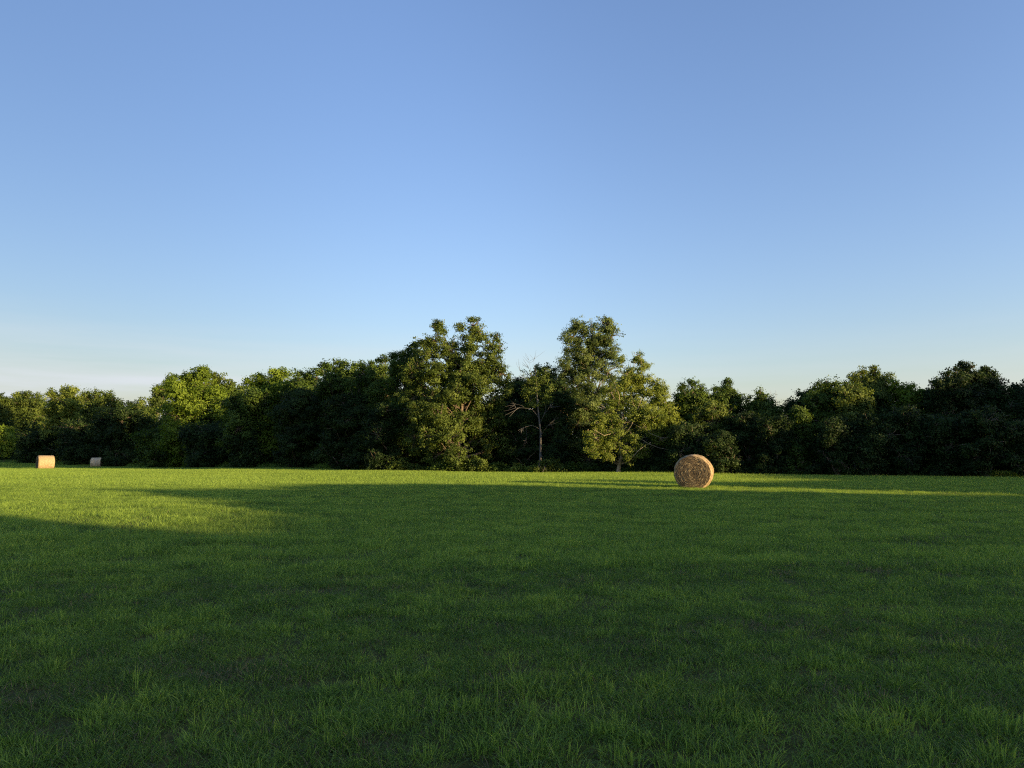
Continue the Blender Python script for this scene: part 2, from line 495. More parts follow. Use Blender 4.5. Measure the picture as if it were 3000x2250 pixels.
def scatter(name, label, pts, scale, idx, tufts, rotz=None):
    n = len(pts)
    me = bpy.data.meshes.new(name)
    me.vertices.add(n); me.vertices.foreach_set('co', np.asarray(pts, np.float32).ravel())
    a = me.attributes.new('sc', 'FLOAT', 'POINT'); a.data.foreach_set('value', np.asarray(scale, np.float32))
    a = me.attributes.new('ix', 'INT', 'POINT'); a.data.foreach_set('value', np.asarray(idx, np.int32))
    rot = np.zeros((n, 3), np.float32); rot[:, 2] = rng.uniform(0, 6.283, n) if rotz is None else rotz
    a = me.attributes.new('rt', 'FLOAT_VECTOR', 'POINT'); a.data.foreach_set('vector', rot.ravel())
    ob = link(name, me, None)
    ng = bpy.data.node_groups.new(name + '_scatter', 'GeometryNodeTree')
    ng.interface.new_socket('Geometry', in_out='INPUT', socket_type='NodeSocketGeometry')
    ng.interface.new_socket('Geometry', in_out='OUTPUT', socket_type='NodeSocketGeometry')
    N, L = ng.nodes, ng.links
    gi, go = N.new('NodeGroupInput'), N.new('NodeGroupOutput')
    ci = N.new('GeometryNodeCollectionInfo'); ci.inputs['Collection'].default_value = tufts
    ci.inputs['Separate Children'].default_value = True; ci.inputs['Reset Children'].default_value = True
    ip = N.new('GeometryNodeInstanceOnPoints'); ip.inputs['Pick Instance'].default_value = True
    def attr(nm, ty):
        k = N.new('GeometryNodeInputNamedAttribute'); k.data_type = ty; k.inputs['Name'].default_value = nm; return k.outputs['Attribute']
    L.new(gi.outputs[0], ip.inputs['Points']); L.new(ci.outputs[0], ip.inputs['Instance'])
    L.new(attr('ix', 'INT'), ip.inputs['Instance Index'])
    L.new(attr('rt', 'FLOAT_VECTOR'), ip.inputs['Rotation'])
    L.new(attr('sc', 'FLOAT'), ip.inputs['Scale'])
    L.new(ip.outputs[0], go.inputs[0])
    md = ob.modifiers.new('scatter', 'NODES'); md.node_group = ng
    ob['kind'] = 'stuff'; ob['label'] = label; ob['category'] = 'grass'
    return ob

def vnoise(x, y, s, seed=0):
    """cheap smooth value noise 0..1"""
    g = np.random.default_rng(seed).random((256, 256))
    x = np.asarray(x) / s + 1000.3; y = np.asarray(y) / s + 1000.7
    xi, yi = np.floor(x).astype(int), np.floor(y).astype(int)
    fx, fy = x - xi, y - yi; fx = fx * fx * (3 - 2 * fx); fy = fy * fy * (3 - 2 * fy)
    h = lambda a, b: g[a % 256, b % 256]
    return (h(xi, yi) * (1 - fx) + h(xi + 1, yi) * fx) * (1 - fy) + (h(xi, yi + 1) * (1 - fx) + h(xi + 1, yi + 1) * fx) * fy

# depth at which the mown field ends and the wood begins, against photo column
ROW_PX = np.array([-600, 0, 300, 450, 600, 700, 1000, 1200, 1500, 1800, 2100, 2500, 3000, 3600])
ROW_Y = np.array([190, 150, 118, 100, 88, 79, 61.5, 54, 52, 50.5, 47, 45, 42.5, 40.5])
def row_y(px): return np.interp(px, ROW_PX, ROW_Y)
def row_at(x, y):
    px = 1500 + F * x / np.maximum(y, 0.1)
    return y - row_y(np.clip(px, -600, 3600))

def pts_band(y0, y1, dens, margin=1.5, k=0.80):
    area_max = 2 * (k * y1 + margin) * (y1 - y0)
    n = int(area_max * dens)
    y = rng.uniform(y0, y1, n); x = rng.uniform(-1, 1, n) * (k * y1 + margin)
    keep = np.abs(x) < k * np.maximum(y, 0) + margin
    x, y = x[keep], y[keep]
    keep = row_at(x, y) < 1.5
    keep |= y < 20
    x, y = x[keep], y[keep]
    return x, y

def build_grass():
    near = tuft_objs('grass_tuft', (
        [dict(n=60, rad=0.13, h0=0.035, h1=0.095, w=0.0046, lean=0.85, straw=0.14, tintm=m) for m in (.36, .44, .50, .58)] +
        [dict(n=k, rad=r, h0=0.05, h1=h, w=0.0054, lean=l, straw=0.10, radial=0.6, tintm=m) for m, h, l, r, k in ((.62, .105, .8, .06, 38), (.70, .125, 1.0, .07, 44), (.82, .10, .9, .05, 34))] +
        [dict(n=56, rad=0.14, h0=0.03, h1=0.09, w=0.0042, lean=1.2, straw=0.55, tintm=0.38) for _ in range(2)]))
    mid = tuft_objs('grass_patch', (
        [dict(n=330, rad=0.45, h0=0.04, h1=0.11, w=0.0075, lean=0.7, seg=2, straw=0.10, tintm=m) for m in (.52, .60, .70)] +
        [dict(n=200, rad=0.26, h0=0.06, h1=0.15, w=0.0095, lean=0.55, seg=2, straw=0.04, tintm=m) for m in (.74, .90)] +
        [dict(n=300, rad=0.45, h0=0.03, h1=0.10, w=0.0072, lean=1.0, seg=2, straw=0.35, tintm=0.52) for _ in range(1)]))
    far = tuft_objs('grass_swath', (
        [dict(n=520, rad=1.3, h0=0.06, h1=0.15, w=0.024, lean=0.55, seg=1, straw=0.04, tintm=0.74) for _ in range(3)] +
        [dict(n=420, rad=1.2, h0=0.07, h1=0.19, w=0.026, lean=0.55, seg=1, straw=0.04, tintm=0.90) for _ in range(2)]))
    def put(name, label, y0, y1, dens, tufts, n_a, n_b, n_c, smin, smax, margin):
        x, y = pts_band(y0, y1, dens, margin)
        nz = 0.70 * vnoise(x, y, 0.26, 3) + 0.30 * vnoise(x * 0.5, y, 0.7, 4)
        nb = vnoise(x, y, 0.22, 9)
        idx = rng.integers(0, n_a, len(x))
        tall = (0.55 * nz + 0.45 * rng.random(len(x))) > 0.64
        idx[tall] = n_a + rng.integers(0, n_b, tall.sum())
        if n_c:
            dry = (0.6 * nz + 0.4 * rng.random(len(x))) < 0.27
            idx[dry] = n_a + n_b + rng.integers(0, n_c, dry.sum())
        # leave small gaps of thatch
        keep = rng.random(len(x)) < np.clip((nb - 0.16) * 5, 0.35, 1)
        x, y, idx, nz = x[keep], y[keep], idx[keep], nz[keep]
        sc = rng.uniform(smin, smax, len(x)) * (0.76 + 0.22 * nz + 0.30 * vnoise(x * 0.14 + y * 0.03, y, 0.75, 17))
        scatter(name, label, np.stack([x, y, ground_z(x, y)], -1), sc, idx, tufts)
    put('grass', 'dark green foreground grass in uneven tufts with dry thatch between', -3, 9.5, 165, near, 4, 3, 2, 0.8, 1.25, 3.0)
    put('grass', 'short green hayfield grass of the middle field', 9, 32, 13, mid, 3, 2, 1, 0.85, 1.25, 4.0)
    put('grass', 'distant mown grass reaching the foot of the wood', 31, 165, 1.7, far, 3, 2, 0, 0.85, 1.2, 10)
    # a few taller stalks scattered over the field
    st = tuft_objs('grass_stalk', [dict(n=7, rad=0.10, h0=0.22, h1=0.40, w=0.006, lean=0.3, straw=0.0, tintm=0.75) for _ in range(4)])
    x, y = pts_band(4, 52, 0.35, 3)
    scatter('tall_grass', 'scattered taller grass stalks standing above the mown field', np.stack([x, y, ground_z(x, y)], -1),
            rng.uniform(0.6, 1.0, len(x)), rng.integers(0, 4, len(x)), st)
    # unmown margin along the foot of the wood
    mg = tuft_objs('margin_tuft', [dict(n=120, rad=0.5, h0=0.20, h1=0.55, w=0.018, lean=0.35, seg=2, straw=0.06, tintm=0.45) for _ in range(4)])
    px = rng.uniform(-500, 3500, 9000)
    Yr = row_y(px)
    dl = rng.uniform(-0.2, 1.0, len(px)) ** 1 * np.where(px < 900, 5.0 + Yr * 0.08, 2.2)
    y = Yr + dl; x = (px - 1500) / F * y
    scatter('margin_grass', 'unmown taller grass and weeds along the foot of the wood', np.stack([x, y, ground_z(x, y)], -1),
            rng.uniform(0.5, 0.9, len(x)) * np.where(px > 1000, 0.95, 1.5) * (0.5 + 1.1 * vnoise(x, y, 1.6, 5)), rng.integers(0, 4, len(x)), mg)
build_grass()

# ------------------------------------------------------------------ wood right of the frame that shades the field
def build_belt():
    u = np.array([math.sin(R(SUN_AZ)), math.cos(R(SUN_AZ))]); nrm = np.array([-u[1], u[0]])
    if nrm[1] < 0: nrm = -nrm
    S0 = 62.0; tn = math.tan(R(SUN_EL))
    # reach s of the shadow tip at each cross position t; smaller s = longer shadow
    tab = [(-60, -45), (-20, -50), (0, -48), (5, -38), (7.4, -34), (8.2, -11), (10, -12.5), (12.3, -15), (13.6, -17), (14.8, -23), (15.8, -26), (17.5, -22.5),
           (21, -23.5), (24, -24.5), (26, -20), (27.0, -8), (27.6, 1), (29.8, 3), (30.6, -5), (31.6, -17), (33.5, -14), (35, -6), (38, -5), (42, -7), (45, -10),
           (47, -14), (48.6, -27), (50, -34), (54, -36), (60, -38), (75, -36), (110, -36)]
    tt = np.array([a for a, _ in tab]); ss = np.array([b for _, b in tab])
    H = lambda t: (S0 - np.interp(t, tt, ss)) * tn
    n = 260000
    t = rng.uniform(-60, 100, n)
    h = H(t) + 0.35 * (vnoise(t, t * 0, 0.9, 11) - 0.5) + 0.5 * (vnoise(t, t * 0, 2.3, 12) - 0.5)
    f = rng.random(n) ** 0.55
    z = h * f
    d = rng.uniform(-1.2, 1.2, n) * (0.5 + 1.2 * (1 - f))
    p = np.stack([u[0] * (S0 + d) + nrm[0] * t, u[1] * (S0 + d) + nrm[1] * t, z], -1)
    nn = rng.normal(0, 0.6, (n, 3)) + np.array([u[0], u[1], 0.5])
    v, q, ti = leaf_quads(p, nn, rng.uniform(0.22, 0.42, n), rng.normal(0.45, 0.15, n), 0.8)
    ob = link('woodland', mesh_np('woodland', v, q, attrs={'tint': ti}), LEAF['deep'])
    ob['kind'] = 'stuff'; ob['label'] = 'wood bounding the field beyond the right side that shades the grass'; ob['category'] = 'wood'
build_belt()

# ------------------------------------------------------------------ trees
GT = 'trees along the edge of the field'
SKYLINE = [(0,1150),(20,1156),(50,1147),(80,1146),(110,1148),(150,1140),(190,1133),(215,1135),(235,1150),(250,1143),(285,1138),(315,1145),(330,1160),(350,1165),(385,1168),(410,1170),(450,1165),
 (465,1125),(490,1112),(505,1100),(540,1098),(570,1088),(595,1080),(625,1090),(655,1100),(675,1115),(692,1128),(708,1130),(725,1105),(760,1095),(805,1082),(830,1082),(870,1090),(905,1085),(930,1078),
 (955,1058),(985,1053),(1010,1055),(1040,1065),(1060,1060),(1090,1055),(1110,1048),(1130,1045),(1155,1035),(1180,1028),(1200,1012),(1217,1003),
 (1545,1085),(1575,1070),(1600,1066),(1625,1072),
 (1988,1145),(1996,1124),(2028,1112),(2055,1126),(2068,1152),(2095,1160),(2102,1126),(2130,1108),(2150,1140),(2166,1160),(2174,1184),(2190,1158),(2228,1140),(2258,1160),(2288,1178),(2312,1166),
 (2345,1146),(2380,1135),(2396,1116),(2420,1110),(2450,1114),(2480,1120),(2500,1086),(2528,1082),(2560,1070),(2598,1093),(2620,1114),(2642,1124),(2670,1125),(2702,1138),(2722,1138),
 (2742,1110),(2778,1086),(2802,1075),(2820,1058),(2846,1066),(2862,1092),(2885,1075),(2910,1088),(2926,1114),(2945,1132),(2975,1122),(3005,1116)]
SKY_TREES = [22, 92, 190, 288, 352, 420, 575, 655, 790, 890, 1000, 1095, 1190, 1588, 2032, 2128, 2236, 2345.5, 2425, 2562, 2665, 2765, 2828, 2895, 2985]
SKY_OF = {}
for p_, v_ in SKYLINE:
    SKY_OF.setdefault(min(SKY_TREES, key=lambda t: abs(t - p_)), []).append((p_, v_))
def auto_tree(px, dY, hw, top, hue, label, low=1378, n=10, name='broadleaf_tree', cover=1.0, shape=1.0, seed=None, open_=0.04, leafk=1.0, group=GT, limbs=True):
    Y = float(row_y(px)) + dY
    lowv = P(0, 0, 1)  # unused
    zb = float(ground_z((px - 1500) / F * Y, Y))
    vb = 1322 + (CAM_Z - zb) * F / Y
    lo = min(low, vb - 4)
    tips = SKY_OF.get(px, []) if dY >= 1 else []
    rs_ = random.Random(int(px * 3 + top))
    lobes = auto_lobes(px, Y, hw, top + (22 if tips else 0), lo, n, seed if seed is not None else int(px * 7 + top), shape)
    for tp_, tv_ in tips:      # small heads of foliage that break the sky line
        r1 = rs_.uniform(9, 15); dd = rs_.uniform(-.4, .4)
        lobes += lobes_px(Y, [(tp_, tv_ + r1, r1, r1 * rs_.uniform(.9, 1.3), dd), (tp_ + (px - tp_) * .12, tv_ + r1 * 2.6, r1 * 1.7, r1 * 1.6, dd)])
        b_ = tv_ + r1 * 4.2
        lobes += lobes_px(Y, [(tp_ + (px - tp_) * .2, b_ + 8, 26, 26, dd + .3)])
    leaf = 2.0 * Y / 711 * leafk
    leaf = min(max(leaf, 0.13), 0.30)
    rc = max(0.28, hw * Y / F * 0.16)
    return make_tree(name, label, 'tree', ((px - 1500) / F * Y, Y), lobes, hue, leaf, rc, cover, 0.10 + hw * Y / F * 0.03,
                     group=group, open_=open_, limbs=limbs, twigs=limbs)

# --- far left, receding row
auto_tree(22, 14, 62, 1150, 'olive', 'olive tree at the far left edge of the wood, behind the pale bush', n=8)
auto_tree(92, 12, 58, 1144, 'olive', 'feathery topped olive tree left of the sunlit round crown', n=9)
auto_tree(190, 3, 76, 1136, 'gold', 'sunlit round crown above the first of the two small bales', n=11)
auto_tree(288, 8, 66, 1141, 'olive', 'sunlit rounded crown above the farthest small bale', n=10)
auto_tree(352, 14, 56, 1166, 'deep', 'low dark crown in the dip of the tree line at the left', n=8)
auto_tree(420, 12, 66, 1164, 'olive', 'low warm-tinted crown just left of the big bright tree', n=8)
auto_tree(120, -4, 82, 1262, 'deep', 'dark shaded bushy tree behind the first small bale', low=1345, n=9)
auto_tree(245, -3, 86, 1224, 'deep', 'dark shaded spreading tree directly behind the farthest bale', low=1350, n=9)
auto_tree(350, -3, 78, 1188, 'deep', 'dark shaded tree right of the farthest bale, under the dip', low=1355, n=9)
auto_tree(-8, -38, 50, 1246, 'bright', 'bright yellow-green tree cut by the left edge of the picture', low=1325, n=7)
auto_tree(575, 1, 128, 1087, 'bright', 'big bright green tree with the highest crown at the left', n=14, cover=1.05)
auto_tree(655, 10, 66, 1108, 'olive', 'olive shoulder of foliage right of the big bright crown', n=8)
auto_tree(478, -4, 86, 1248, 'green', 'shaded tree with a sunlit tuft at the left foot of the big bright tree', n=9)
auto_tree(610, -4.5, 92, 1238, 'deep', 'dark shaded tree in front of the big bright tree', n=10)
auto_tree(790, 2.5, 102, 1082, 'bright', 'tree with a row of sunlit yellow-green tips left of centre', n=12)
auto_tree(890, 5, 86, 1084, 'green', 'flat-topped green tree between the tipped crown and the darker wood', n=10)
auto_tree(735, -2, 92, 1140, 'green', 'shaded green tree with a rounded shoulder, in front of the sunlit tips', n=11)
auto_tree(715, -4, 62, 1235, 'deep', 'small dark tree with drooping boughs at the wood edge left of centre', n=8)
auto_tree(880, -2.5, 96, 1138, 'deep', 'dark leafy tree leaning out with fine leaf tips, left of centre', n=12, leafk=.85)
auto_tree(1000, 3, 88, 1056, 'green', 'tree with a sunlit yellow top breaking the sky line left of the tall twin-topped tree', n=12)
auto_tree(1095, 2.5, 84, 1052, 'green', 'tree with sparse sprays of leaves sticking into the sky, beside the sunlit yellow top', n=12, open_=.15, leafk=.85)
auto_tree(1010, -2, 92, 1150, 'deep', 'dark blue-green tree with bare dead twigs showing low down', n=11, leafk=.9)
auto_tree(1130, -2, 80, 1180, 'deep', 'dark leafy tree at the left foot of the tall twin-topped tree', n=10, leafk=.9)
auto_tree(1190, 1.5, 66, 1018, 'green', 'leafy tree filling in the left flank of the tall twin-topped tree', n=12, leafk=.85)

# --- the tall tree with three tops, centre
Y = 53.0
spec = [(1292, 962, 26, 30), (1275, 1000, 34, 32), (1258, 1042, 38, 36), (1245, 1000, 22, 24), (1320, 1030, 34, 40), (1225, 1075, 34, 36), (1210, 1105, 34, 36), (1250, 1115, 40, 38, .4), (1330, 1075, 40, 36, .4), (1240, 1240, 40, 44, -.4), (1215, 1290, 34, 40, 0), (1390, 1270, 44, 44, .5), (1430, 1310, 44, 40, .6), (1470, 1300, 34, 40, 1), (1420, 1230, 40, 42, .5), (1370, 1180, 48, 44, .3), (1280, 1335, 44, 36, -.5),
        (1386, 955, 26, 27), (1352, 962, 14, 18), (1405, 980, 22, 28), (1375, 1005, 34, 38), (1455, 985, 17, 24), (1440, 1015, 22, 22), (1462, 1022, 18, 22),
        (1425, 1062, 46, 42, .3), (1350, 1075, 48, 44, -.3), (1285, 1100, 52, 46, -.2), (1465, 1092, 36, 40), (1480, 1140, 26, 34), (1395, 1130, 52, 44, -.5),
        (1330, 1160, 48, 44, -1), (1260, 1170, 42, 40, -.8), (1450, 1175, 40, 40, .3), (1230, 1210, 34, 36, -1.2), (1285, 1225, 44, 42, -1.5), (1350, 1235, 40, 40, -1),
        (1260, 1280, 34, 40, -1.5), (1315, 1290, 42, 42, -1.8), (1225, 1130, 42, 40, .5), (1215, 1165, 36, 38, 0), (1300, 1130, 44, 44, .4), (1350, 1120, 44, 40, 0), (1410, 1095, 44, 40, .4), (1395, 1215, 30, 36, .2), (1340, 1335, 34, 34, -1.8), (1460, 1240, 34, 36, .6)]
make_tree('broadleaf_tree', 'tall sunlit tree with three separate tops, the tallest left of the gap', 'tree', ((1340 - 1500) / F * Y, Y),
          lobes_px(Y, spec), 'olive', 0.13, 0.32, 1.15, 0.22, group=GT, open_=0.08, limb_k=.7, trunk_top=P(1385, 975, Y), lean=P(1350, 1180, Y), spray=5)
auto_tree(1440, 3, 62, 1170, 'deep', 'dark tree under the right flank of the tall three-topped tree', n=8)

# --- behind and between the tall trees
auto_tree(1588, 4, 66, 1068, 'olive', 'thin-crowned tree in the gap between the two tall trees', n=10, open_=.35, leafk=.8, cover=.8)
auto_tree(1520, 6, 48, 1108, 'deep', 'low dark tree in the bottom of the gap between the tall trees', n=8, open_=.1)
auto_tree(1530, 2, 62, 1205, 'deep', 'rounded dark bush-like tree behind the bare dead tree', n=8)
auto_tree(1640, 2, 58, 1110, 'deep', 'dark tree on the left shoulder of the second tall tree', n=9)

# --- dead tree
def dead_tree():
    Y = 51.0
    base = np.array([(1584 - 1500) / F * Y, Y]); bz = float(ground_z(*base)) - .05
    o3 = np.array([base[0], base[1], bz])
    root = thing('dead_tree', 'half-dead tree between the two tall trees, thin leaves above bare crooked grey branches', 'tree', o3)
    tr = [o3, P(1583, 1330, Y), P(1584, 1270, Y), P(1579, 1225, Y), P(1574, 1180, Y), P(1572, 1120, Y), P(1566, 1072, Y)]
    a = Acc(); a.add(*tube(np.array(tr) - o3, np.array([.10, .08, .07, .06, .045, .026, .01]), 8)); link('trunk', a.mesh('trunk'), BARK_DEAD, root)
    L = [([(1583, 1258), (1560, 1246, -.5), (1540, 1248, -.8), (1524, 1262, -1)], .045), ([(1540, 1248, -.8), (1545, 1275, -.9), (1538, 1292, -.9)], .02),
         ([(1579, 1225), (1560, 1200, -.5), (1535, 1192, -.7), (1505, 1196, -.8)], .045), ([(1535, 1192, -.7), (1518, 1180, -.8), (1500, 1190, -1)], .02),
         ([(1584, 1235), (1594, 1215, -.4), (1606, 1198, -.5), (1612, 1190, -.5)], .04), ([(1594, 1215, -.4), (1600, 1200, .3), (1598, 1180, .4)], .025),
         ([(1585, 1275), (1600, 1250, -.6), (1612, 1240, -.8)], .03), ([(1572, 1120), (1556, 1090, .2), (1545, 1072, .3)], .022), ([(1572, 1130), (1590, 1100, .2), (1600, 1085, .3)], .025),
         ([(1574, 1150), (1550, 1125, .2), (1530, 1100, .3)], .025), ([(1556, 1090), (1552, 1070), (1549, 1055)], .012), ([(1566, 1085), (1563, 1065), (1564, 1052)], .012),
         ([(1530, 1100, .3), (1524, 1090, .3), (1520, 1078, .3)], .01), ([(1583, 1330), (1600, 1345, -1), (1596, 1372, -1.4)], .02), ([(1585, 1300), (1578, 1340, -1.2), (1580, 1378, -1.6)], .02)]
    for pts, r in L:
        pp = np.array([P(p[0], p[1], Y + (p[2] if len(p) > 2 else 0)) for p in pts])
        if len(pp) == 3: pp = bez(pp[0], pp[1] , pp[2], 6)
        else: pp = np.concatenate([bez(pp[0], (pp[0] + pp[1]) / 2, pp[1], 3)[:-1], bez(pp[1], pp[2], pp[3], 5)])
        b = Acc(); b.add(*tube(pp - o3, r * 0.5 * np.linspace(1, .25, len(pp)), 5)); link('limb', b.mesh('limb'), BARK_DEAD, root)
    tw = Acc()
    for pts, r in L:
        e = np.array(P(pts[-1][0], pts[-1][1], Y + (pts[-1][2] if len(pts[-1]) > 2 else 0)))
        s = np.array(P(pts[-2][0], pts[-2][1], Y + (pts[-2][2] if len(pts[-2]) > 2 else 0)))
        for k in range(5):
            st = s + (e - s) * rng.uniform(.3, 1)
            d = (e - s) / np.linalg.norm(e - s) + rng.normal(0, .6, 3)
            en = st + d * rng.uniform(.2, .55)
            tw.add(*tube(bez(st, (st + en) / 2 + rng.normal(0, .05, 3), en, 4) - o3, r * np.array([.4, .3, .2, .1]) + .003, 4))
    o = link('twigs', tw.mesh('twigs'), BARK_DEAD, root); o['kind'] = 'stuff'
    lob = lobes_px(Y, [(1560, 1115, 18, 20), (1590, 1100, 20, 22), (1578, 1140, 26, 24), (1548, 1150, 18, 18), (1606, 1135, 18, 22), (1570, 1180, 22, 18), (1600, 1170, 18, 18)])
    v, q, t, _ = foliage(lob, (base[0], base[1]), .12, .26, .55, .8, 4, .35)
    link('crown', mesh_np('crown', v - o3, q, attrs={'tint': t}), LEAF['olive'], root)
dead_tree()

# --- second tall tree
Y = 54.0
spec = [(1700, 958, 30, 32), (1680, 990, 32, 34), (1735, 985, 34, 36), (1778, 952, 26, 28), (1792, 985, 24, 34), (1762, 1010, 36, 36), (1670, 1030, 26, 28),
        (1710, 1030, 38, 34), (1785, 1035, 34, 34), (1665, 1075, 30, 36), (1725, 1080, 44, 40), (1700, 1060, 40, 36, .3), (1755, 1050, 36, 36, .4), (1650, 1120, 30, 36, .5), (1640, 1230, 30, 40, .5), (1650, 1270, 34, 40, .3), (1800, 1150, 30, 40, .6), (1795, 1220, 34, 40, .7), (1740, 1345, 44, 30, 0), (1680, 1350, 40, 28, 0), (1800, 1330, 40, 36, 1), (1730, 1190, 44, 44, .5), (1780, 1090, 40, 38), (1690, 1130, 42, 40), (1750, 1140, 44, 40, -.4),
        (1665, 1180, 32, 38), (1715, 1195, 42, 42, -.6), (1690, 1250, 40, 42, -.8), (1750, 1240, 40, 40), (1670, 1310, 34, 38, -.6), (1720, 1310, 38, 38, -.9), (1770, 1300, 36, 38, .5)]
make_tree('broadleaf_tree', 'tall tree with a pale grey-green split top, right of the gap', 'tree', ((1722 - 1500) / F * Y, Y),
          lobes_px(Y, spec), 'grey', 0.12, 0.30, 1.0, 0.20, group=GT, open_=0.12, limb_k=.7, trunk_top=P(1735, 985, Y), lean=P(1715, 1180, Y), spray=5)

# --- loose golden tree with a sunlit trunk
Y = 48.6
spec = [(1870, 1050, 16, 20), (1885, 1075, 26, 26), (1850, 1090, 24, 28), (1822, 1060, 12, 24), (1875, 1115, 34, 32), (1830, 1130, 32, 30), (1925, 1125, 20, 24),
        (1790, 1150, 34, 34, -.4), (1850, 1170, 38, 34), (1925, 1165, 34, 34), (1955, 1195, 26, 32), (1900, 1215, 44, 36, -.5), (1780, 1205, 30, 30, -.8),
        (1950, 1240, 34, 34), (1760, 1240, 26, 28, -1.0), (1905, 1260, 42, 30, -.8), (1860, 1235, 34, 32, .4), (1745, 1285, 34, 30, -1.2), (1850, 1290, 30, 26, -.8),
        (1785, 1300, 26, 26, -1), (1935, 1285, 32, 22, -.6), (1840, 1325, 22, 22, -1), (1740, 1320, 24, 22, -1.2), (1968, 1225, 26, 30), (1975, 1265, 26, 26, -.4), (1940, 1150, 24, 26), (1900, 1160, 34, 34), (1815, 1185, 26, 34, -.3), (1860, 1120, 30, 30, .3), (1815, 1235, 26, 26, -1), (1800, 1270, 24, 22, -1.2), (1770, 1275, 30, 26, -1), (1880, 1320, 34, 24, -.6), (1845, 1345, 26, 18, -.9), (1780, 1335, 24, 22, -.8), (1920, 1225, 36, 34, -.8), (1865, 1200, 30, 30, -.8), (1835, 1105, 22, 26, -.3)]
def pl(*a, Y=Y): return np.array([P(p[0], p[1], Y + (p[2] if len(p) > 2 else 0)) for p in a])
extra = [(pl((1816, 1325), (1840, 1322, -.6), (1856, 1312, -.8), (1862, 1303, -.9)), np.array([.06, .045, .03, .015])),
         (pl((1820, 1250), (1900, 1300, -1.2), (1930, 1312, -1.4), (1985, 1322, -1.4)), np.array([.022, .017, .011, .004])),
         (pl((1822, 1220), (1900, 1268, -1.2), (1935, 1282, -1.4), (1965, 1282, -1.4)), np.array([.022, .017, .011, .004])),
         (pl((1822, 1262), (1800, 1268, -1.2), (1770, 1276, -1.8), (1738, 1258, -2)), np.array([.03, .022, .015, .006])),
         (pl((1818, 1340), (1845, 1350, -1), (1870, 1320, -1.3), (1890, 1305, -1.3)), np.array([.045, .035, .025, .01])),
         (pl((1820, 1290), (1850, 1245, -.8), (1868, 1200, -1), (1880, 1165, -.8)), np.array([.04, .032, .022, .012])),
         (pl((1822, 1220), (1812, 1190, -.6), (1815, 1160, -.6), (1800, 1120, -.4)), np.array([.028, .022, .016, .01]))]
make_tree('broadleaf_tree', 'loose golden-green tree with a sunlit pale trunk, left of the big bale', 'tree', ((1808 - 1500) / F * Y, Y),
          lobes_px(Y, spec), 'gold', 0.105, 0.25, .85, 0.11, bark=BARK_PALE, group=GT, open_=0.10, trunk_top=P(1830, 1075, Y), lean=P(1826, 1240, Y), spray=5, extra_limbs=extra, limb_k=0.35)

# --- right of the golden tree
auto_tree(1960, 3.5, 52, 1178, 'deep', 'dark tree low between the golden tree and the first right-hand crown', n=8)
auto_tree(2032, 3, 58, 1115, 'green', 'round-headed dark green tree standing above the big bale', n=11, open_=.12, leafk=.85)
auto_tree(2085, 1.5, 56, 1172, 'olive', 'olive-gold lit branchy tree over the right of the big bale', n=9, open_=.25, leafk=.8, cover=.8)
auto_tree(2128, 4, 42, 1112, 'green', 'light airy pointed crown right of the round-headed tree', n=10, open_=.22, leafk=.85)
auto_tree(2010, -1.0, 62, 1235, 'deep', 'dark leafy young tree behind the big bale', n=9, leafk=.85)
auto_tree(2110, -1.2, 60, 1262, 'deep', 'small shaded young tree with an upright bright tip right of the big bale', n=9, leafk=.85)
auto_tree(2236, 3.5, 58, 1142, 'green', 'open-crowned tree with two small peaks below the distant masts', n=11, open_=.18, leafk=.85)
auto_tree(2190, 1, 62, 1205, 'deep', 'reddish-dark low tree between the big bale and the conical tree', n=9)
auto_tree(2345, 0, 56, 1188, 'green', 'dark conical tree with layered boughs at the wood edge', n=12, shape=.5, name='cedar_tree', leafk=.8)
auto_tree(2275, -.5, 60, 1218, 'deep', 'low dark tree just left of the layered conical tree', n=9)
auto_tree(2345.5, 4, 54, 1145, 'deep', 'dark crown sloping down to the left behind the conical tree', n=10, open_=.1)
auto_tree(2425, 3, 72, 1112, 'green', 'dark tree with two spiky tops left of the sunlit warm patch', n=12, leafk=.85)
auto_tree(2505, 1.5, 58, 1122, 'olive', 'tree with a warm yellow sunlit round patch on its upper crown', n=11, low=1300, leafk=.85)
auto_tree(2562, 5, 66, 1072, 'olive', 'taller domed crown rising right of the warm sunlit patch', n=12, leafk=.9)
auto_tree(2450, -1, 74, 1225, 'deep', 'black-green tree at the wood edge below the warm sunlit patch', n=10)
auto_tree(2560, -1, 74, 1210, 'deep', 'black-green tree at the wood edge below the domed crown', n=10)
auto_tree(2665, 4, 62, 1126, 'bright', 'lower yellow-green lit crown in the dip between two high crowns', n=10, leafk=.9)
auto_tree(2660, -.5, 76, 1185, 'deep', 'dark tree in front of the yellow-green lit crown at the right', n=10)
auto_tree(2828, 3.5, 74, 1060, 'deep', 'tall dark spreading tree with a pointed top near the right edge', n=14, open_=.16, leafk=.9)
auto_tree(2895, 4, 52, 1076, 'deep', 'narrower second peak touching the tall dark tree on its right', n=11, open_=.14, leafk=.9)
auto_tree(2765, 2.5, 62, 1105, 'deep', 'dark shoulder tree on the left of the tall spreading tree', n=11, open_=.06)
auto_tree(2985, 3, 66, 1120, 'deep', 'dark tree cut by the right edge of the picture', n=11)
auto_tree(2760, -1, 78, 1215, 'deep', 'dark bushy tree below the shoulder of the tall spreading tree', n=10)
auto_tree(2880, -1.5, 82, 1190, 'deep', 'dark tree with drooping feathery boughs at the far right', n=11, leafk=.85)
auto_tree(3000, -1.5, 72, 1230, 'deep', 'low black-green tree in the bottom right corner of the wood', n=9)
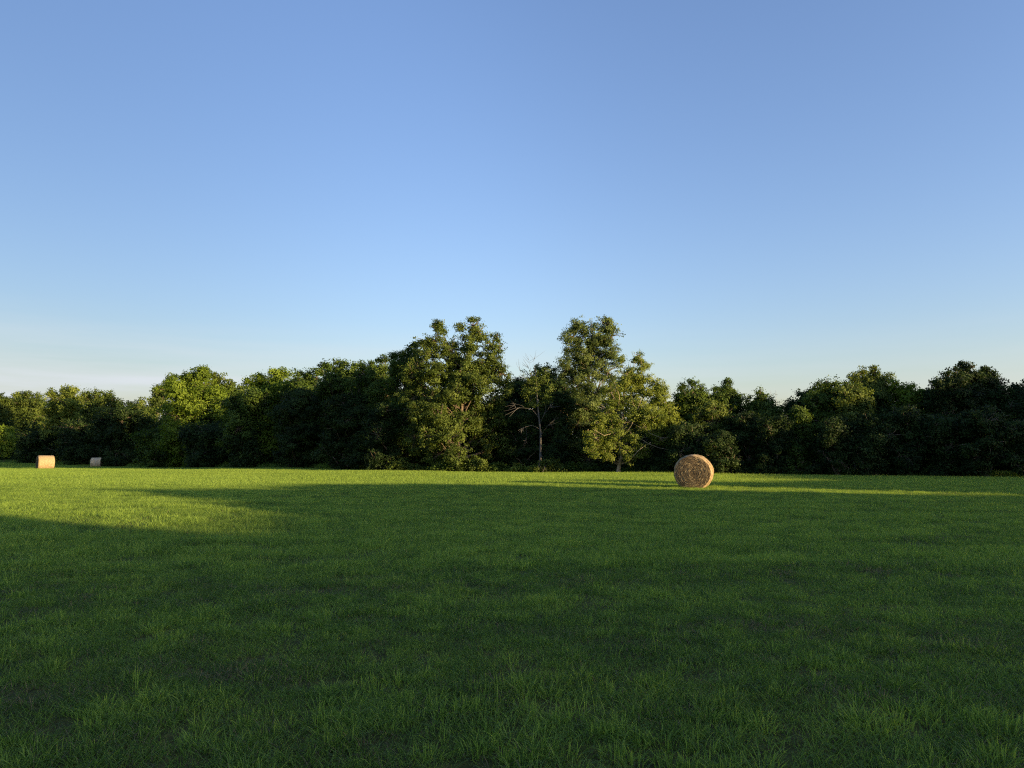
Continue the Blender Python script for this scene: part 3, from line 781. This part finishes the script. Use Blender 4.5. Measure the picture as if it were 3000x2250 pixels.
for px, top, lb in ((3120, 1090, 'dark wood edge tree just beyond the right side of the picture'), (3240, 1080, 'second dark tree beyond the right side of the picture, taller'), (3370, 1100, 'third dark tree beyond the right side, lower crown'), (3500, 1090, 'last dark tree beyond the right side of the picture')):
    auto_tree(px, 1.5, 92, top, 'deep', lb, n=10, limbs=False)

# --- undergrowth along the foot of the wood
GB = 'bushes along the foot of the wood'
def bush(px, dY, hw, top, hue, label, low=None, name='bush', leafk=.9, cover=.95, open_=.1):
    Y = float(row_y(px)) + dY
    zb = float(ground_z((px - 1500) / F * Y, Y)); vb = 1322 + (CAM_Z - zb) * F / Y
    hgt = vb - top
    rr = []
    for i in range(6):
        s = (i - 2.5) / 2.5
        hh = hgt * (0.95 - 0.45 * s * s) * random.uniform(.75, 1)
        rr.append((px + s * hw * .72, vb - hh * .5, hw * .33, hh * .5, random.uniform(-.4, .4)))
    make_tree(name, label, 'bush', ((px - 1500) / F * Y, Y), lobes_px(Y, rr), hue, min(max(1.9 * Y / 711 * leafk, .11), .28), max(.2, hw * Y / F * .2), cover, .04,
              group=GB, open_=open_, limbs=False, twigs=True)
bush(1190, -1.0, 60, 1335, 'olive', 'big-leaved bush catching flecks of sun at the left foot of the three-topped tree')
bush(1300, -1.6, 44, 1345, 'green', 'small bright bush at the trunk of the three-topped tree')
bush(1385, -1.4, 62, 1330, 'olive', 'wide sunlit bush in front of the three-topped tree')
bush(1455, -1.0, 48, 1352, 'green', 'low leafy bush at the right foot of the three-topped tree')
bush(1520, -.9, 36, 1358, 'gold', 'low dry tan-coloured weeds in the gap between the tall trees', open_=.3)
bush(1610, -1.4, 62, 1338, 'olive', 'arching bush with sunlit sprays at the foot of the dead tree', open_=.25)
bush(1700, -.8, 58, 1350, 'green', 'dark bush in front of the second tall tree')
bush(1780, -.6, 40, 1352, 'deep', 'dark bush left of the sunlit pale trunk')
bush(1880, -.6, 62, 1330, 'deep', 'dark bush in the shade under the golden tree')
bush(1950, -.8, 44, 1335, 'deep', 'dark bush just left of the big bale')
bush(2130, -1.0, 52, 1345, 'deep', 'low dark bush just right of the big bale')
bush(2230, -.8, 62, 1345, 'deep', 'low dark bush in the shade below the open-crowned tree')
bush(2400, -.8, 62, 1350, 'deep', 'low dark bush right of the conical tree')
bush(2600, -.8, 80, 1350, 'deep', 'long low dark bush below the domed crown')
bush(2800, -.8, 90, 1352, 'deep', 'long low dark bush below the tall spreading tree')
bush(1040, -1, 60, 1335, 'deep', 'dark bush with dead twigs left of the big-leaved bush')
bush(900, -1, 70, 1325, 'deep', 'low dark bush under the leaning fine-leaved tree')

# --- the shaded interior of the wood behind the edge trees
def interior():
    lob = []
    tops = [(-300, 1190), (0, 1195), (330, 1205), (450, 1190), (600, 1150), (800, 1135), (1000, 1115), (1200, 1105), (1400, 1120), (1490, 1140), (1560, 1150), (1640, 1140), (1780, 1130),
            (1900, 1230), (2000, 1190), (2170, 1200), (2300, 1200), (2400, 1165), (2560, 1140), (2700, 1165), (2830, 1130), (3000, 1150), (3600, 1140)]
    tx = [a for a, _ in tops]; ty = [b for _, b in tops]
    for layer, off in ((0, 5.0), (1, 10.0)):
        px = -300
        while px < 3600:
            Y = float(row_y(px)) + off * (1 + max(0, 900 - px) / 900 * .8)
            top = np.interp(px, tx, ty) + 15
            hw = random.uniform(55, 80)
            v = 1380
            while v > top + 30:
                r = random.uniform(42, 62)
                lob += lobes_px(Y, [(px + random.uniform(-20, 20), max(v, top + r), hw * .8, r, random.uniform(-1, 1))])
                v -= r * 1.1
            px += hw * 1.05
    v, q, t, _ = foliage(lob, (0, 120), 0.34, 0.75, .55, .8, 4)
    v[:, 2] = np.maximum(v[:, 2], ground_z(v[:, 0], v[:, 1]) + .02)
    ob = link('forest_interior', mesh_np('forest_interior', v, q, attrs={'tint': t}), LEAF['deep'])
    ob['kind'] = 'stuff'; ob['label'] = 'dark shaded depths of the wood behind the edge trees'; ob['category'] = 'wood'
    print('interior leaves', len(q))
interior()
print('tree leaves', N_LEAVES)

# ------------------------------------------------------------------ hay bales
def straw_mat(name, spiral, pale=False):
    m, t, n, l = new_mat(name)
    o = n.new('ShaderNodeOutputMaterial'); b = n.new('ShaderNodeBsdfPrincipled'); b.inputs['Roughness'].default_value = .85
    b.inputs['Specular IOR Level'].default_value = .15
    tc = n.new('ShaderNodeTexCoord')
    if spiral:
        # local y is the bale axis: bands follow the radius, wound as a spiral
        sp = n.new('ShaderNodeSeparateXYZ'); l.new(tc.outputs['Object'], sp.inputs[0])
        ln = n.new('ShaderNodeVectorMath'); ln.operation = 'LENGTH'
        cb = n.new('ShaderNodeCombineXYZ'); l.new(sp.outputs['X'], cb.inputs[0]); l.new(sp.outputs['Z'], cb.inputs[1]); l.new(cb.outputs[0], ln.inputs[0])
        an = n.new('ShaderNodeMath'); an.operation = 'ARCTAN2'; l.new(sp.outputs['Z'], an.inputs[0]); l.new(sp.outputs['X'], an.inputs[1])
        c2 = n.new('ShaderNodeCombineXYZ')
        rr = n.new('ShaderNodeMath'); rr.operation = 'MULTIPLY'; rr.inputs[1].default_value = 26; l.new(ln.outputs['Value'], rr.inputs[0])
        aa = n.new('ShaderNodeMath'); aa.operation = 'MULTIPLY'; aa.inputs[1].default_value = 1.6; l.new(an.outputs[0], aa.inputs[0])
        l.new(rr.outputs[0], c2.inputs[0]); l.new(aa.outputs[0], c2.inputs[1])
        nz = n.new('ShaderNodeTexNoise'); nz.inputs['Scale'].default_value = 1.0; nz.inputs['Detail'].default_value = 7; l.new(c2.outputs[0], nz.inputs['Vector'])
        rp = ramp(n, [(.36, (.022, .014, .006)), (.5, (.078, .053, .024)), (.68, (.20, .142, .066))])
    else:
        mp = n.new('ShaderNodeMapping'); mp.inputs['Scale'].default_value = (6, 34, 6); l.new(tc.outputs['Object'], mp.inputs['Vector'])
        nz = n.new('ShaderNodeTexNoise'); nz.inputs['Scale'].default_value = 1.2; nz.inputs['Detail'].default_value = 7; l.new(mp.outputs[0], nz.inputs['Vector'])
        rp = ramp(n, [(.3, (.18, .130, .070)), (.5, (.29, .220, .125)), (.7, (.41, .33, .20))])
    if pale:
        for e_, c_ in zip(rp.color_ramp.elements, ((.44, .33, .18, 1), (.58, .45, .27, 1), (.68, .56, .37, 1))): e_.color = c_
    l.new(nz.outputs['Fac'], rp.inputs['Fac']); l.new(rp.outputs[0], b.inputs['Base Color'])
    bp = n.new('ShaderNodeBump'); bp.inputs['Distance'].default_value = .02; bp.inputs['Strength'].default_value = .8
    l.new(nz.outputs['Fac'], bp.inputs['Height']); l.new(bp.outputs[0], b.inputs['Normal'])
    l.new(b.outputs[0], o.inputs['Surface'])
    return m
M_FACE = straw_mat('straw_spiral', True); M_WRAP = straw_mat('straw_side', False); M_WRAP_LIT = straw_mat('straw_side_painted_sun', False, True)  # last one: lighter side colour, sunlight painted onto the shaded farthest bale
def plain(name, stops, rough=.8):
    m, t, n, l = new_mat(name)
    o = n.new('ShaderNodeOutputMaterial'); b = n.new('ShaderNodeBsdfPrincipled'); b.inputs['Roughness'].default_value = rough
    at = n.new('ShaderNodeAttribute'); at.attribute_name = 'tint'; rp = ramp(n, stops); l.new(at.outputs['Fac'], rp.inputs['Fac'])
    l.new(rp.outputs[0], b.inputs['Base Color']); l.new(b.outputs[0], o.inputs['Surface']); return m
M_STRAW = plain('loose_straw', [(0, (.035, .023, .010)), (.5, (.140, .097, .043)), (1, (.46, .36, .18))])
M_NET = plain('pale_net', [(0, (.5, .47, .42)), (1, (.6, .57, .52))])

def bale(x, y, rz, Rb, Lb, label, nstraw, mark=None):
    z = float(ground_z(x, y))
    root = thing('hay_bale', label, 'hay bale', (x, y, z), 'round hay bales in the field')
    root.rotation_euler = (0, 0, rz)
    sink = .04
    c = Rb - sink
    def settle(v):
        # the bale sags: its foot is flattened and slightly broader
        zz = v[:, 2]
        low = np.clip((0.32 - zz) / 0.36, 0, 1)
        v[:, 0] *= 1 + .05 * low
        zz = np.where(zz < 0.09, zz * .35 + .0585, zz)
        v[:, 2] = (zz - .0585) * .955 + .02
        return v
    nT = 96
    th = np.arange(nT) / nT * 2 * np.pi
    # side with rounded shoulders
    prof = [(-Lb / 2 + .0, Rb - .085), (-Lb / 2 + .025, Rb - .04), (-Lb / 2 + .08, Rb - .010), (-Lb / 2 + .18, Rb)] + \
           [(-Lb / 2 + .18 + (Lb - .36) * k / 9, Rb) for k in range(1, 9)] + [(Lb / 2 - .18, Rb), (Lb / 2 - .08, Rb - .010), (Lb / 2 - .025, Rb - .04), (Lb / 2, Rb - .085)]
    V = []
    for i, (yy, rr) in enumerate(prof):
        bump = .010 * np.sin(th * 5 + i * .6) + .006 * np.sin(th * 13 + i) + rng.normal(0, .0035, nT) + .012 * (vnoise(th * 6, th * 0 + i * 1.0, 1.0, 21) - .5)
        V.append(np.stack([(rr + bump) * np.cos(th), np.full(nT, yy) + rng.normal(0, .002, nT), (rr + bump) * np.sin(th) + c], -1))
    V = settle(np.concatenate(V)); m = len(prof)
    i = np.arange(m - 1)[:, None] * nT; j = np.arange(nT)[None]; jn = (j + 1) % nT
    Q = np.stack([i + j, i + jn, i + nT + jn, i + nT + j], -1).reshape(-1, 4)
    link('bale_side', mesh_np('bale_side', V, Q, smooth=True), M_WRAP_LIT if mark else M_WRAP, root)
    # wound end faces, layers recessed between the turns
    for sgn in (-1, 1):
        rs = np.linspace(.0, Rb - .082, 60)
        F_ = []
        for k, r in enumerate(rs):
            turns = r / .045 + th / (2 * np.pi)
            ridge = .012 * np.cos(2 * np.pi * turns) + .018 * (vnoise(th * 4 + 50 + r * 10, np.full(nT, r * 22), 1.0, 33) - .5)
            edge = np.clip((Rb - .082 - r) / .05, 0, 1)
            yy = sgn * (Lb / 2 + (.035 * (1 - (r / Rb) ** 2) + ridge) * edge)
            F_.append(np.stack([r * np.cos(th), yy, r * np.sin(th) + c], -1))
        V = settle(np.concatenate(F_)); m = len(rs)
        i = np.arange(m - 1)[:, None] * nT
        Q = np.stack([i + j, i + jn, i + nT + jn, i + nT + j], -1).reshape(-1, 4)
        if sgn < 0: Q = Q[:, ::-1]
        # hand the material a frame centred on the axis
        fo = link('end_face', mesh_np('end_face', V - np.array([0, 0, c]), Q, smooth=True), M_FACE, root, (0, 0, c))
        # straw ends and strands following the winding
        n = nstraw
        r0 = (Rb - .07) * np.sqrt(rng.random(n)); a0 = rng.uniform(0, 2 * np.pi, n)
        L = rng.uniform(.08, .36, n); w = rng.uniform(.006, .014, n)
        da = L / np.maximum(r0, .08) * .5
        tl = rng.normal(0, .035, n)
        def pt(f, dr, up):
            a = a0 + da * f; r = np.clip(r0 + tl * f + dr, 0, Rb - .05)
            yy = sgn * (Lb / 2 + .035 * (1 - (r / Rb) ** 2) * np.clip((Rb - .082 - r) / .05, 0, 1) + up)
            return np.stack([r * np.cos(a), yy, r * np.sin(a) + c], -1)
        up0 = rng.uniform(.004, .028, n)
        pv = np.stack([pt(-1, -w, up0 * .3), pt(-1, w, up0 * .3), pt(0, -w, up0), pt(0, w, up0), pt(1, -w * .6, up0 * .6), pt(1, w * .6, up0 * .6)], 1)
        pv = settle(pv.reshape(-1, 3))
        oo = np.arange(n)[:, None] * 6
        q = np.concatenate([oo + np.array([0, 1, 3, 2]), oo + np.array([2, 3, 5, 4])])
        tt = np.clip(rng.normal(.36, .22, n) + .35 * (rng.random(n) < .12), 0, 1)
        s = link('straw', mesh_np('straw', pv, q, attrs={'tint': np.concatenate([tt, tt])}), M_STRAW, root); s['kind'] = 'stuff'
    # strands lying round the side
    n = nstraw if nstraw > 1000 else 90
    a0 = rng.uniform(0, 2 * np.pi, n); y0 = rng.uniform(-.5, .5, n) * (Lb - .12); L = rng.uniform(.05, .22, n); w = rng.uniform(.003, .007, n)
    def ps(f, s, up):
        a = a0 + L / Rb * f * .5; rr = Rb + up - .05 * np.clip((np.abs(y0) - Lb / 2 + .12) / .12, 0, 1)
        return np.stack([rr * np.cos(a), y0 + s + f * .02, rr * np.sin(a) + c], -1)
    up = rng.uniform(.004, .016, n)
    pv = settle(np.stack([ps(-1, -w, up * .2), ps(-1, w, up * .2), ps(1, w, up), ps(1, -w, up)], 1).reshape(-1, 3))
    s = link('straw', mesh_np('straw', pv, np.arange(n * 4).reshape(n, 4), attrs={'tint': np.clip(rng.normal(.62, .2, n), 0, 1)}), M_STRAW, root); s['kind'] = 'stuff'
    if mark:
        # torn flap of pale net trailing over the side
        pts = [];
        for k in range(9):
            f = k / 8; a = mark[0] + f * mark[1]; pts.append([(Rb + .012) * math.cos(a), -.10 + .22 * math.sin(f * 3.0), (Rb + .012) * math.sin(a) + c])
        a = Acc(); a.add(*tube(pts, np.array([.01, .03, .04, .03, .035, .03, .02, .02, .01]), 5))
        me = a.mesh('torn_net'); at = me.attributes.new('tint', 'FLOAT', 'FACE'); at.data.foreach_set('value', np.full(len(me.polygons), .5, np.float32))
        link('torn_net', me, M_NET, root)
    return root
# main bale: end face turned a little away from the sun
bale((2029 - 1500) / F * 29.6, 29.6, R(-19), .765, 1.25, 'big round hay bale with its spiral end facing the camera, nearest and right of centre', 1500)
bale((141 - 1500) / F * 73, 73, R(133), .77, 1.42, 'small sunlit round bale at the far left, seen from the side', 500)
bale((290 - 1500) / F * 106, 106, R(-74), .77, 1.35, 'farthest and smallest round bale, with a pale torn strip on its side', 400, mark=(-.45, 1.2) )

# ------------------------------------------------------------------ two thin masts far beyond the wood
def mast(px, v, label):
    Y = 1500.0; top = P(px, v, Y); o3 = np.array([top[0], top[1], 0.0])
    m = MAST
    root = thing('radio_mast', label, 'mast', o3, 'distant radio masts')
    H = top[2]
    for k in range(3):
        a = k * 2.094; d = np.array([math.cos(a) * .45, math.sin(a) * .45, 0])
        b = Acc(); b.add(*tube(np.array([d, d + [0, 0, H]]), np.array([.07, .07]), 5)); link('leg', b.mesh('leg'), m, root)
    b = Acc()
    n = int(H / 2.4)
    for i in range(n):
        for k in range(3):
            a1, a2 = k * 2.094, (k + 1) * 2.094
            b.add(*tube(np.array([[math.cos(a1) * .45, math.sin(a1) * .45, i * 2.4], [math.cos(a2) * .45, math.sin(a2) * .45, i * 2.4 + 2.4]]), np.array([.04, .04]), 3))
    o = link('bracing', b.mesh('bracing'), m, root); o['kind'] = 'stuff'
m_, t_, n_, l_ = new_mat('galvanised_steel')
o_ = n_.new('ShaderNodeOutputMaterial'); b_ = n_.new('ShaderNodeBsdfPrincipled'); b_.inputs['Base Color'].default_value = (.35, .36, .38, 1); b_.inputs['Metallic'].default_value = .6; b_.inputs['Roughness'].default_value = .6
l_.new(b_.outputs[0], o_.inputs['Surface']); MAST = m_
mast(2258, 1144, 'thin distant mast on the sky line, left one of the pair')
mast(2273, 1144, 'thin distant mast on the sky line, right one of the pair')
